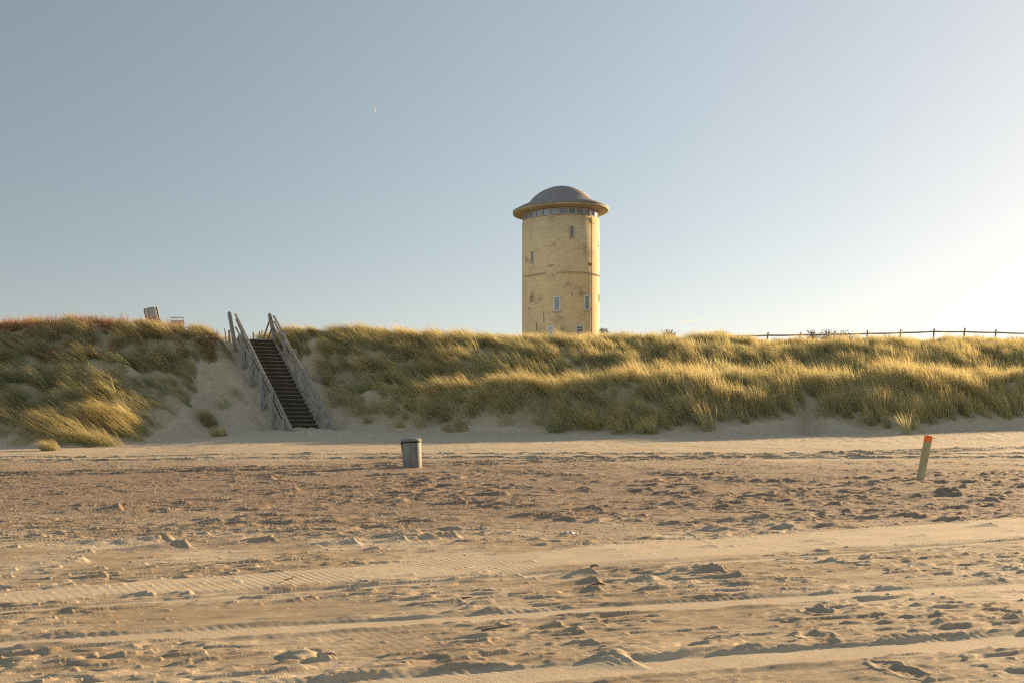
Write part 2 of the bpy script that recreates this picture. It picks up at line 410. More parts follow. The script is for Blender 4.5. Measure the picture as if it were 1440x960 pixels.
    # --- what the sand is: dry drift sand, crust, brown shell grit, pale dune sand
    pale = np.array((.485, .395, .28)); crustc = np.array((.345, .265, .176)); grit = np.array((.250, .182, .128)); dsand = np.array((.53, .43, .305))
    n_a = fbm(X / 1.6, Y / 1.1, 3, 80); n_b = gn(X / 7, Y / 3.5, 84)
    A_, B_ = X * WC + Y * WS, -X * WS + Y * WC
    streak = gn(A_ / 1.4, B_ / .22, 86)
    C = crustc + (pale - crustc) * sstep(-.35, .45, n_a + .5 * streak)[..., None]
    gz = sstep(11.5, 17, Y + 2.2 * n_b + 1.5 * streak) * (1 - sstep(25, 36, Y + 4 * n_b)) * sstep(-.75, -.05, .35 * n_a + .35 - .035 * np.maximum(X - 3, 0) + .4 * streak)
    C += (grit - C) * (gz * .92)[..., None]
    C *= (1 + .55 * gn(X / .14, Y / .30, 87) * sstep(8, 14, Y) * (1 - sstep(30, 40, Y)) * (.3 + .7 * gz))[..., None]
    bl = sstep(-.2, .5, n_b) * (1 - sstep(14, 22, Y)) * .35
    C += (crustc * .86 - C) * bl[..., None]
    D = drift_mask(X, Y); D = D * (Y < 40) * (Y > 4)
    for p, q, hw, _, _ in TRK: D = np.maximum(D, (1 - sstep(hw * .8, hw * 1.3, np.abs(line_d(X, Y, p, q)[0]))) * .9)
    C += (pale * 1.04 - C) * (D * .92)[..., None]
    C += (dsand - C) * (sstep(31, 43, Y + 3 * n_b) * .9)[..., None]
    k = (Y > 30) & (Y < 92); cv = np.zeros_like(X); cv[k] = cover(X[k], Y[k], Z[k])
    thatch = np.array((.36, .30, .18)); C += (thatch - C) * (np.clip(cv * 1.2, 0, .92))[..., None]
    C[Y > 90] = thatch
    rgba = np.concatenate([C, np.ones_like(C[..., :1])], -1)
    idx = np.arange(nr * nc).reshape(nr, nc)
    quads = np.stack([idx[:-1, :-1], idx[:-1, 1:], idx[1:, 1:], idx[1:, :-1]], -1).reshape(-1, 4)
    me = array_mesh('beach', np.stack([X, Y, Z], -1).reshape(-1, 3), quads, None, rgba.reshape(-1, 4), smooth=True)
    o = link_mesh('beach', me, SAND); tag(o, kind='structure')
    return (u, y, Z, c0, c1, r0, r1)
GU, GY, GZ, *_ = make_ground()
def gz(x, y):
    """height of the finished sheet at a point"""
    u = x / y if y > 4.6 else x / (9.2 - y)
    i = min(max(int(np.searchsorted(GU, u)) - 1, 0), len(GU) - 2); j = min(max(int(np.searchsorted(GY, y)) - 1, 0), len(GY) - 2)
    fu = (u - GU[i]) / (GU[i + 1] - GU[i]); fy = (y - GY[j]) / (GY[j + 1] - GY[j])
    return float((GZ[j, i] * (1 - fu) + GZ[j, i + 1] * fu) * (1 - fy) + (GZ[j + 1, i] * (1 - fu) + GZ[j + 1, i + 1] * fu) * fy)

# ------------------------------------------------------------------ grass
def blade_mesh(name, P, L, az, lean, yaw, w, cb, ct, droop=.25):
    """ribbons: base P, length L, heading az (unit 2d), lean 0..1.2, width w, colour from base to tip"""
    n = len(P); T = np.array([0, .36, .72, 1.0])
    ca, sa = np.cos(yaw), np.sin(yaw)
    side = np.stack([ca, sa, np.zeros(n)], -1) * (w / 2)[:, None]
    V = np.empty((n, 7, 3), np.float32); Cc = np.empty((n, 7, 4), np.float32); Cc[..., 3] = 1
    wf = [1.0, .9, .55]
    for k, t in enumerate(T):
        hor = lean * (.45 * t + .50 * t * t)
        up = t * (1 - .22 * lean * lean) - droop * lean * lean * t ** 3
        p = P + np.stack([az[:, 0] * hor * L, az[:, 1] * hor * L, up * L], -1)
        c = cb + (ct - cb) * (t ** 1.3)
        if k < 3:
            V[:, 2 * k] = p - side * wf[k]; V[:, 2 * k + 1] = p + side * wf[k]
            Cc[:, 2 * k, :3] = c; Cc[:, 2 * k + 1, :3] = c
        else:
            V[:, 6] = p; Cc[:, 6, :3] = c
    o = (np.arange(n) * 7)[:, None]
    quads = np.concatenate([o + np.array([0, 1, 3, 2]), o + np.array([2, 3, 5, 4])]).astype(np.int32)
    tris = (o + np.array([4, 5, 6])).astype(np.int32)
    return array_mesh(name, V.reshape(-1, 3), quads, tris, Cc.reshape(-1, 4))
GREEN = np.array((.25, .29, .14)); OLIVE = np.array((.45, .425, .205)); STRAW = np.array((.74, .575, .25)); TAN = np.array((.56, .43, .25)); DEAD = np.array((.38, .29, .19))
def tufts(C, R, Ht, nb, lean, az0, dry, rs, spread=.32):
    """arrays for many tufts: centres C, radii R, blade length Ht, blades per tuft nb, lean, heading, dryness"""
    ids = np.repeat(np.arange(len(C)), nb); n = len(ids)
    r = R[ids] * np.sqrt(rs.random(n)); th = rs.random(n) * 2 * np.pi
    off = np.stack([r * np.cos(th), r * np.sin(th)], -1)
    P = np.zeros((n, 3)); P[:, :2] = C[ids, :2] + off
    head = np.stack([np.cos(az0[ids]), np.sin(az0[ids])], -1) * lean[ids][:, None] + off / np.maximum(R[ids], .05)[:, None] * spread * (.4 + .6 * rs.random(n))[:, None] + rs.normal(0, .10, (n, 2))
    le = np.linalg.norm(head, axis=1); head /= np.maximum(le, 1e-3)[:, None]; le = np.clip(le, 0, 1.25)
    L = Ht[ids] * (.55 + .55 * rs.random(n)) * (1 - .25 * r / np.maximum(R[ids], .05))
    d = np.clip(dry[ids] + rs.normal(0, .15, n), 0, 1)[:, None]
    cb = GREEN + (OLIVE - GREEN) * d
    ct = np.where(d < .5, OLIVE * 1.25 + (STRAW * .75 - OLIVE * 1.25) * d * 2, STRAW * .75 + (STRAW * 1.15 - STRAW * .75) * (d - .5) * 2)
    k = rs.random(n)
    dead = (k < .10)[:, None]
    cb = np.where(dead, DEAD, cb); ct = np.where(dead, TAN, ct)
    v = ((.82 + .36 * rs.random(n)) * (.80 + .40 * rs.random(len(C)))[ids])[:, None]
    return P, L, head, le, rs.random(n) * np.pi, cb * v, ct * v
def make_grass():
    rs = np.random.default_rng(5)
    n = 40000
    x = rs.uniform(-34, 104, n); y = rs.uniform(33, 84, n)
    z = base(x, y)
    px = PX0 + F * x / y; py = PY0 - F * (z - EYE) / y
    yf, yc = np.interp(px, _pxs, _YF), np.interp(px, _pxs, _YC)
    dens = cover(x, y, z) * np.where((px > -90) & (px < 1530), 1, .22)
    dens = np.where((px < 190) & (y > np.interp(px, _pxs, _YC) - 3), dens * .40, dens)
    dens = np.where(px < 330, dens * .8, dens)
    # a level walked-on strip by the rail fence on the crest
    keep = rs.random(n) < dens
    x, y, z, px, py, yc, yf = (a[keep] for a in (x, y, z, px, py, yc, yf))
    m = len(x); C = np.stack([x, y], -1); t = (y - yf) / (yc - yf)
    big = gn(x / 3.3, y / 2.6, 94)
    Ht = np.clip(1.12 + .40 * big + .75 * gn(x / 1.4, y / 1.15, 98) + .30 * (1 - sstep(560, 860, px)) + rs.normal(0, .13, m), .40, 2.0)
    Ht *= 1 + .22 * sstep(700, 950, px) * (1 - sstep(.30, .42, t))                   # tall front row to the right
    Ht *= 1 - .68 * sstep(.80, .95, t) * sstep(1010, 1090, px)                      # short by the fence
    Ht *= 1 - (.38 + .14 * (px < 330)) * sstep(.86, 1.05, t)
    lean = np.interp(px, [0, 250, 640, 820, 1000, 1440], [1.05, .95, .85, .70, .42, .38]) + .25 * gn(x / 3, y / 3, 95) + rs.normal(0, .08, m)
    az0 = math.pi + .25 + .5 * gn(x / 4, y / 4, 96) + rs.normal(0, .2, m)
    dry = np.interp(px, [0, 250, 450, 560, 760, 1000, 1440], [.24, .28, .42, .54, .48, .49, .50]) + .45 * (1 - sstep(.28, .42, t)) * (px < 260) + .55 * gn(x / 3.6, y / 2.8, 97) + .1 * (t < .35) + .35 * gn(x / 1.25, y / 1.05, 99) + rs.normal(0, .12, m)
    R = .15 + .27 * rs.random(m)
    nb = np.where((px > -90) & (px < 1530), 56, 20)
    P, L, head, le, yaw, cb, ct = tufts(C, R, Ht, nb, lean, az0, np.clip(dry, 0, 1), rs)
    P[:, 2] = base(P[:, 0], P[:, 1]) - .03
    wd = (.011 + .011 * rs.random(len(P))) * np.where(np.repeat(nb, nb) < 25, 1.8, 1)
    me = blade_mesh('grass', P, L, head, le, yaw, wd, cb, ct)
    o = link_mesh('grass', me, GRASS); tag(o, kind='stuff')
    print('grass tufts', m, 'blades', len(P))
    # brown heathy growth along the left crest and at the back of the right crest
    n = 9000
    x = rs.uniform(-24, 60, n); y = rs.uniform(46, 80, n); px = PX0 + F * x / y; yc = np.interp(px, _pxs, _YC); yf = np.interp(px, _pxs, _YF)
    t = (y - yf) / (yc - yf)
    d = np.where((px < 315) & (px > -120), sstep(.62, .84, t + .14 * gn(x / 2, y / 2, 101)) * (t < 1.35) * np.interp(px, [0, 180, 315], [1, .8, .35]), 0)
    d = np.maximum(d, np.where((px > 800) & (px < 1500), sstep(.90, 1.0, t) * (t < 1.35) * .10, 0))
    s, q = stair_sq(x, y); d = np.where((np.abs(q) < 1.7) & (s < 1.7), 0, d)
    k = rs.random(n) < d
    x, y, px = x[k], y[k], px[k]; m = len(x)
    nb = np.full(m, 46)
    Pb, L, head, le, yaw, cb, ct = tufts(np.stack([x, y], -1), .22 + .22 * rs.random(m), np.where(px < 400, .70, .42) + .35 * rs.random(m), nb, np.full(m, .35), np.full(m, math.pi), np.full(m, .5), rs, .8)
    Pb[:, 2] = base(Pb[:, 0], Pb[:, 1]) - .03
    h = rs.random((len(Pb), 1))
    cb = np.array((.12, .07, .04)) + h * np.array((.06, .03, .016)); ct = np.array((.46, .23, .10)) + h * np.array((.20, .15, .09))
    me = blade_mesh('scrub', Pb, L, head, le, yaw, .014 + .012 * rs.random(len(Pb)), cb, ct)
    o = link_mesh('scrub', me, SCRUB); tag(o, kind='stuff')
make_grass()
def lone_tuft(px, py, r, h, nb, lean, dry, label, seed):
    rs = np.random.default_rng(seed)
    x, y = hit(px, py); z = gz(x, y)
    one = np.ones(1)
    P, L, head, le, yaw, cb, ct = tufts(np.array([[0., 0.]]), one * r, one * h, np.array([nb]), one * lean, one * (math.pi + .2), one * dry, rs)
    P[:, 2] = [gz(x + a, y + b) - z - .02 for a, b in P[:, :2]]
    me = blade_mesh('grass_tuft', P, L, head, le, yaw, .008 + .008 * rs.random(nb), cb, ct)
    o = link_mesh('grass_tuft', me, GRASS); o.location = (x, y, z)
    return tag(o, label, 'grass tuft', 'lone tufts on bare sand')
lone_tuft(72, 633, .38, .75, 480, .8, .70, 'small golden marram tuft alone on sand at the far left dune foot', 1)
lone_tuft(296, 597, .42, 1.15, 520, .5, .35, 'upright green marram tuft on the sand slope left of the stairs', 2)
lone_tuft(309, 613, .40, .72, 420, .55, .60, 'low yellow tuft below the green tuft left of the stairs', 3)
lone_tuft(641, 604, .62, .42, 520, .6, .40, 'low sprawling olive tuft at the dune foot behind the bin', 4)
lone_tuft(30, 622, .55, .35, 260, .6, .45, 'thin low wispy tuft on sand at the left edge', 5)

# ------------------------------------------------------------------ water tower
TX, TY, TR = (788 - PX0) * 129.5 / F, 129.5, 4.9
TZ0 = 8.0
def tower():
    brick, nt, out = new_mat('buff_brick'); L = nt.links.new
    tc = N(nt, 'ShaderNodeTexCoord')
    sep = N(nt, 'ShaderNodeSeparateXYZ'); L(tc.outputs['Object'], sep.inputs[0])
    at2 = N(nt, 'ShaderNodeMath', operation='ARCTAN2'); L(sep.outputs['Y'], at2.inputs[0]); L(sep.outputs['X'], at2.inputs[1])
    mul = N(nt, 'ShaderNodeMath', operation='MULTIPLY'); mul.inputs[1].default_value = TR; L(at2.outputs[0], mul.inputs[0])
    cmb = N(nt, 'ShaderNodeCombineXYZ'); L(mul.outputs[0], cmb.inputs['X']); L(sep.outputs['Z'], cmb.inputs['Y'])
    br = N(nt, 'ShaderNodeTexBrick', Scale=1.0); br.inputs['Brick Width'].default_value = .44; br.inputs['Row Height'].default_value = .14
    br.inputs['Mortar Size'].default_value = .016; br.inputs['Color1'].default_value = (.68, .545, .325, 1); br.inputs['Color2'].default_value = (.59, .465, .27, 1); br.inputs['Mortar'].default_value = (.60, .51, .35, 1)
    L(cmb.outputs[0], br.inputs['Vector'])
    n1 = N(nt, 'ShaderNodeTexNoise', Scale=.55, Detail=6, Roughness=.6); L(tc.outputs['Object'], n1.inputs['Vector'])
    patch = ramp(nt, n1.outputs['Fac'], [(.30, (.60, .57, .56)), (.42, (.97, .94, .90)), (.60, (1.04, 1.03, 1.0)), (.74, (1.0, .88, .80))])
    mp = N(nt, 'ShaderNodeMapping'); mp.inputs['Scale'].default_value = (1, 1, 3.2); L(tc.outputs['Object'], mp.inputs[0])
    n2 = N(nt, 'ShaderNodeTexNoise', Scale=1.9, Detail=7, Roughness=.7, Distortion=.4); L(mp.outputs[0], n2.inputs['Vector'])
    grime = ramp(nt, n2.outputs['Fac'], [(.29, (.48, .43, .39)), (.41, (.88, .85, .82)), (.6, (1, 1, 1)), (.75, (1.08, 1.07, 1.02))])
    m1 = N(nt, 'ShaderNodeMix', data_type='RGBA', blend_type='MULTIPLY'); m1.inputs[0].default_value = 1
    L(br.outputs['Color'], m1.inputs[6]); L(patch, m1.inputs[7])
    m2 = N(nt, 'ShaderNodeMix', data_type='RGBA', blend_type='MULTIPLY'); m2.inputs[0].default_value = .9
    L(m1.outputs[2], m2.inputs[6]); L(grime, m2.inputs[7])
    p = N(nt, 'ShaderNodeBsdfPrincipled', Roughness=.9); p.inputs['Specular IOR Level'].default_value = .2
    L(m2.outputs[2], p.inputs['Base Color'])
    b = N(nt, 'ShaderNodeBump', Strength=.5, Distance=.05); L(n2.outputs['Fac'], b.inputs['Height']); L(b.outputs[0], p.inputs['Normal'])
    L(p.outputs[0], out.inputs['Surface'])
    lead = noise_mat('dome_covering', [(.3, (.17, .155, .15)), (.55, (.24, .215, .208)), (.75, (.30, .27, .258))], (1, 1, 4), 1.2, rough=.6, bump=.3, bscale=6)
    plaster = noise_mat('eaves_plaster', [(.3, (.25, .215, .16)), (.7, (.34, .30, .225))], nscale=1.5, rough=.85)
    white = flat_mat('window_paint', (.62, .60, .55), .6)
    sur = flat_mat('window_surround', (.40, .35, .28), .85)
    glass, nt, out = new_mat('window_glass')
    p = N(nt, 'ShaderNodeBsdfPrincipled', Roughness=.08); p.inputs['Base Color'].default_value = (.10, .115, .13, 1); p.inputs['Specular IOR Level'].default_value = 1.0
    nt.links.new(p.outputs[0], out.inputs['Surface'])
    dark = flat_mat('dark_brick_mark', (.22, .17, .12), .9); band = flat_mat('band_shade_brick', (.42, .345, .22), .9)  # band brick darkened to paint in the shadow gaps of the dentils
    root = empty('water_tower', (TX, TY, TZ0), label='round buff brick water tower with grey dome behind the dune crest', cat='water tower')
    z = lambda v: v - TZ0
    bm = bmesh.new(); lathe(bm, [(TR, 0), (TR, z(12)), (TR, z(19.0)), (TR, z(26.45)), (TR - .35, z(26.5)), (TR - .35, z(26.0))], 96)
    obj('wall', bm, brick, root, True).data.polygons.foreach_set('use_smooth', [True] * (96 * 5))
    # drum behind the ring of windows, brim and dome
    bm = bmesh.new(); lathe(bm, [(TR - .30, z(26.4)), (TR - .30, z(27.5))], 96); obj('window_drum', bm, plaster, root, True)
    bm = bmesh.new(); lathe(bm, [(TR - .4, z(27.42)), (TR + .1, z(27.40)), (5.94, z(27.56))], 96); obj('soffit', bm, plaster, root, True)
    bm = bmesh.new(); lathe(bm, [(5.94, z(27.56)), (6.06, z(27.58)), (6.10, z(27.82)), (5.94, z(27.84))], 96); obj('fascia', bm, plaster, root, True)
    R, z0, zt = 4.1, 28.95, 31.0
    hh = zt - z0; Rs = (R * R + hh * hh) / (2 * hh); cz = zt - Rs
    prof = [(5.94, z(27.845)), (6.13, z(27.88)), (6.11, z(27.95)), (5.2, z(28.42)), (4.35, z(28.78))]
    for i in range(15):
        a = math.asin(R / Rs) * (1 - i / 14); prof.append((Rs * math.sin(a), z(cz + Rs * math.cos(a))))
    prof[-1] = (0, prof[-1][1])
    bm = bmesh.new(); lathe(bm, prof, 96); dome = obj('dome', bm, lead, root, True)
    bm = bmesh.new()
    for i in range(1, 7):   # standing seams of the covering, each a low ring
        a = math.asin(R / Rs) * (1 - i / 8); r, zz = Rs * math.sin(a), z(cz + Rs * math.cos(a))
        lathe(bm, [(r + .012, zz - .02), (r + .02, zz + .015), (r - .03, zz + .03)], 96)
    obj('seam', bm, lead, dome, True)
    def panel(bm, th, zc, w, h, d, off):
        """box on the wall at angle th from the side facing the photograph, standing `off` proud"""
        r = TR + off - d / 2
        pos = Vector((r * math.sin(th), -r * math.cos(th), zc))
        box(bm, pos, (w, d, h), Matrix.Rotation(th, 3, 'Z'))
    view = math.atan2(TX, TY)
    # the ring of windows under the eaves
    nW = 28
    for k in range(nW):
        th = 2 * math.pi * (k + .35) / nW - view
        bm = bmesh.new(); w, h, zc, t = 1.02, .84, z(26.93), .11
        panel(bm, th, zc + h / 2 - .05, w, .10, .14, -.10); panel(bm, th, zc - h / 2 + .05, w, .10, .14, -.10)
        for sx in (-1, 1):
            r = TR - .10 - .07; c = Vector((r * math.sin(th), -r * math.cos(th), zc)) + Matrix.Rotation(th, 3, 'Z') @ Vector((sx * (w / 2 - t / 2), 0, 0))
            box(bm, c, (t, .14, h - .2), Matrix.Rotation(th, 3, 'Z'))
        f = obj('window', bm, sur, root)
        bm = bmesh.new(); panel(bm, th, zc, w - 2 * t, h - .2, .03, -.19); obj('pane', bm, glass, f)
    def spot(px, py):
        th = math.asin(max(-1, min(1, (px - 788) / 53.0))); Y = TY - TR * math.cos(th)
        return th - view, z(EYE + (PY0 - py) * Y / F)
    def window(px, py0, py1, wpx, mat_f, inner=.22, sill=True):
        th, z1 = spot(px, py0); _, z2 = spot(px, py1)
        s = TY / F; w = wpx * s / max(math.cos(th + view), .35); h = z1 - z2; zc = (z1 + z2) / 2
        bm = bmesh.new(); t = min(.16, w * inner)
        Rm = Matrix.Rotation(th, 3, 'Z')
        for sx in (-1, 1):
            c = Vector(((TR - .02) * math.sin(th), -(TR - .02) * math.cos(th), zc)) + Rm @ Vector((sx * (w / 2 - t / 2), 0, 0)); box(bm, c, (t, .16, h), Rm)
        panel(bm, th, zc + h / 2 - t / 2, w - 2 * t, t, .16, .06); panel(bm, th, zc - h / 2 + t / 2, w - 2 * t, t, .16, .06)
        panel(bm, th, zc + h * .22, w - 2 * t, .06, .12, .05)
        f = obj('window', bm, mat_f, root)
        bm = bmesh.new(); panel(bm, th, zc, w - 2 * t, h - 2 * t, .10, .02); obj('pane', bm, glass, f)
        if sill:
            bm = bmesh.new(); panel(bm, th, zc - h / 2 - .05, w + .12, .09, .2, .10); obj('sill', bm, sur, f)
    window(803, 318, 334, 6.0, sur); window(750, 352, 368, 3.4, sur, .2)
    window(783.5, 416, 437.5, 9.5, white, .2); window(823, 416, 437.5, 7.0, white, .25)
    window(775.5, 458, 476, 9.0, white, .2); window(813.5, 458, 476, 11, white, .2)
    window(839.6, 331, 347, 2.0, white, .2); window(840.2, 415, 425, 1.8, sur, .2)
    # what is left of the corbelled band, and blind marks in the brickwork
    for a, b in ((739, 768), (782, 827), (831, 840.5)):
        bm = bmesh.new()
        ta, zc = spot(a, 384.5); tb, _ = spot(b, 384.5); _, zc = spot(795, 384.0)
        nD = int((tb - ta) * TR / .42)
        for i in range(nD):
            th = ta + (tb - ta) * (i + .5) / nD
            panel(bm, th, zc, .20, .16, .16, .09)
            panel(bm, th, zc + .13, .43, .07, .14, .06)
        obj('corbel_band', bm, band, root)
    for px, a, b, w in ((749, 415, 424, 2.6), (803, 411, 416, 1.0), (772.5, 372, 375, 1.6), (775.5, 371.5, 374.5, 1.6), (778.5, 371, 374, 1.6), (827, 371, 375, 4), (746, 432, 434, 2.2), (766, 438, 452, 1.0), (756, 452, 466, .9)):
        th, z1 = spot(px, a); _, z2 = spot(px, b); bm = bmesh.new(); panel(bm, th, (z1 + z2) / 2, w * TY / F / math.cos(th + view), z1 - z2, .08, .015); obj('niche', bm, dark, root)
    th, _ = spot(829.2, 400); r = TR + .07
    bm = bmesh.new(); tube(bm, [(r * math.sin(th), -r * math.cos(th), .2), (r * math.sin(th), -r * math.cos(th), z(26.3))], .055, 8)
    obj('drainpipe', bm, flat_mat('pipe', (.30, .25, .18), .7), root, True)
tower()

# ------------------------------------------------------------------ staircase
def stairs():
    b = ST_B; root = empty('wooden_staircase', (b[0], b[1], gz(b[0], b[1])), label='long weathered wooden staircase with dark treads climbing the dune', cat='staircase')
    o0 = root.location.copy()
    def pt(s, q, dz=0.0):      # on the stair line (nosing height) at s, q across, dz above
        v = Vector((b[0] + ST_D[0] * s * ST_L + ST_R[0] * q, b[1] + ST_D[1] * s * ST_L + ST_R[1] * q, ST_Z0 + (ST_Z1 - ST_Z0) * s + dz))
        return v - o0
    nT = 24; hw = ST_W / 2; D3, R3 = Vector((*ST_D, 0)), Vector((*ST_R, 0))
    R = Matrix((R3, D3, Vector((0, 0, 1)))).transposed()
    rj = random.Random(4)
    proto = None
    for i in range(-1, nT):
        if proto is None:
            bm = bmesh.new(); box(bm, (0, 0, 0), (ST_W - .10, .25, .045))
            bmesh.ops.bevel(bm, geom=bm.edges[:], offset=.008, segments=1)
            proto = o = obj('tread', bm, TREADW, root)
            bm = bmesh.new(); box(bm, (0, -.07, -.099), (ST_W - .12, .022, .148)); rproto = obj('gap_shade_board', bm, GAPSHADE, o)  # board added in the open gap to stand in for its shade
        else:
            o = proto.copy(); COL.objects.link(o); o.parent = root
            r = rproto.copy(); COL.objects.link(r); r.parent = o
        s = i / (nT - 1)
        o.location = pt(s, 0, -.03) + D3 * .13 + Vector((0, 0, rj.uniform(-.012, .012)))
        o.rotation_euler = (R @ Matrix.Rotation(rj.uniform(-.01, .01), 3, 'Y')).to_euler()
    slope = (D3 * ST_L + Vector((0, 0, ST_Z1 - ST_Z0))).normalized()
    nrm = R3.cross(slope) * -1
    for q in (-hw, hw):
        bm = bmesh.new(); beam(bm, pt(-.16, q, -.10), pt(1.03, q, -.10), .07, .28, up=R3.cross(slope)); obj('stringer', bm, RAILW, root)
    for q, sgn in ((-hw, -1), (hw, 1)):
        qo = q + sgn * .10
        # rails: cap rail with a second board below it, mid rail
        for dz, w, h, so, s0, s1 in ((1.12, .095, .075, .0, -.29, 1.05), (.86, .05, .11, .0, -.22, 1.04), (.46, .05, .11, .0, -.12, 1.04)):
            bm = bmesh.new(); k = 7; pts = []
            for j in range(k):
                s = s0 + (s1 - s0) * j / (k - 1)
                pts.append(pt(s, qo + sgn * so + rj.uniform(-.02, .02), dz + rj.uniform(-.025, .025)))
            for A, B in zip(pts, pts[1:]): beam(bm, A, B + (B - A) * .006, w, h)
            obj('rail', bm, RAILW, root)
        # posts, driven into the sand outside the rails
        for s, ext in ((-.10, .05), (.13, .10), (.37, .14), (.60, .10), (.82, .06)):
            p = pt(s + rj.uniform(-.015, .015), qo + sgn * .09, 0); w = p + o0
            g = gz(w.x, w.y) - .25
            top = Vector((p.x + rj.uniform(-.07, .02), p.y, p.z + 1.12 + ext + (.10 if sgn > 0 else 0)))
            bm = bmesh.new(); beam(bm, (p.x, p.y, g - o0.z), top, .15, .15, up=D3, taper=.92)
            obj('post', bm, WOOD, root)
        # tall leaning post at the head of the flight
        p = pt(1.03, qo + sgn * .05, 0); w = p + o0; g = gz(w.x, w.y) - .3
        bm = bmesh.new(); hgt = (ST_Z1 + 1.50) - g
        foot_ = Vector((p.x + .12, p.y, g - o0.z)); top = Vector((p.x - .34, p.y, ST_Z1 + 1.42 - o0.z))
        vs = beam(bm, foot_, top, .19, .19, up=D3, taper=.9)
        d = (top - foot_).normalized(); beam(bm, top - d * .01, top + d * .09, .16, .16, up=D3, taper=.35)
        obj('gate_post', bm, WOOD, root)
    # short rails that run back from the right gate post along the path above
    for p, q in ((at(381, 445, 56.3), at(370.5, 476, 58.6)), (at(383.5, 458, 56.3), at(377, 477, 57.6))):
        bm = bmesh.new(); beam(bm, p - o0, q - o0, .07, .09); obj('rail', bm, RAILW, root)
stairs()
def stub(px, py_top, y, label, r=.055, lean=.05):
    x = (px - PX0) * y / F; zt = EYE + (PY0 - py_top) * y / F; g = gz(x, y) - .2
    bm = bmesh.new(); tube(bm, [(lean, 0, 0), (lean * .4, 0, (zt - g) * .6), (0, .0, zt - g - .03), (0, 0, zt - g)], [r, r * .97, r * .93, r * .5], 8)
    o = obj('fence_post', bm, WOOD, None, False); o.location = (x, y, g)
    return tag(o, label, 'post', 'short posts at the stair head')
stub(316, 462, 57.6, 'thin dark stake, furthest left of the posts at the stair head', .04, .12)
stub(322.5, 464, 57.4, 'thick pale stub post beside the left gate post', .085)
stub(328.5, 463, 58.6, 'dark stub post right behind the left gate post', .06, .1)
stub(365, 466, 59.8, 'short stub post at the path edge seen between the two gate posts', .06)
stub(368.5, 464, 61.5, 'slim stub post behind the short rails at the stair head', .05)
stub(356, 467, 60.5, 'low stub post left of the short rails at the stair head', .05)

# ------------------------------------------------------------------ litter bin
def bin_():
    y = 28.6; x = (580 - PX0) * y / F; g = gz(x, y)
    root = empty('litter_bin', (x, y, g - .02), label='grey round concrete litter bin with domed lid standing on the sand', cat='litter bin')
    root.rotation_euler = (math.radians(.5), math.radians(-2.5), 0)
    conc = noise_mat('bin_concrete', [(.3, (.115, .11, .10)), (.55, (.19, .182, .162)), (.75, (.25, .238, .21))], (3, 3, .8), 3, rough=.7, bump=.3, bscale=25, spec=.4)
    bm = bmesh.new(); lathe(bm, [(0, 0), (.262, 0), (.266, .02), (.282, .735), (.275, .75), (.255, .75), (.255, .70), (0, .70)], 40); obj('body', bm, conc, root, True)
    rub = flat_mat('black_band', (.02, .02, .02), .6)
    bm = bmesh.new(); lathe(bm, [(.262, .751), (.290, .752), (.292, .785), (.262, .786)], 40, True); obj('band', bm, rub, root, True)
    bm = bmesh.new(); lathe(bm, [(0, .787), (.287, .787), (.298, .80), (.295, .825), (.26, .855), (.17, .875), (0, .885)], 40); obj('lid', bm, conc, root, True)
    bm = bmesh.new(); box(bm, (-.285, -.06, .735), (.035, .10, .07)); box(bm, (-.292, -.06, .60), (.012, .03, .24)); obj('hinge', bm, rub, root)
bin_()
def marker():
    y = 23.9; x = (1294 - PX0) * y / F; g = gz(x, y)
    root = empty('marker_post', (x, y, g), label='leaning squared wooden beach post with bright orange top', cat='post')
    wood = noise_mat('post_wood', [(.3, (.32, .26, .14)), (.6, (.44, .37, .21)), (.8, (.54, .46, .28))], (5, 5, .7), 4, rough=.85, bump=.4, bscale=16)
    top = Vector((.235, .05, 1.05)); Rz = Matrix.Rotation(math.radians(-14), 3, 'Z')
    up = Rz @ Vector((0, 1, 0))
    d = top.normalized(); a = -d * .3; L = top.length
    bm = bmesh.new(); beam(bm, a, d * (L - .152), .145, .095, up=up); bmesh.ops.bevel(bm, geom=bm.edges[:], offset=.006, segments=1); obj('post', bm, wood, root)
    orange = noise_mat('orange_paint', [(.35, (.85, .16, .025)), (.7, (.95, .22, .035))], nscale=9, rough=.5)
    bm = bmesh.new(); beam(bm, d * (L - .150), d * L, .149, .099, up=up); bmesh.ops.bevel(bm, geom=bm.edges[:], offset=.006, segments=1); obj('painted_top', bm, orange, root)
marker()

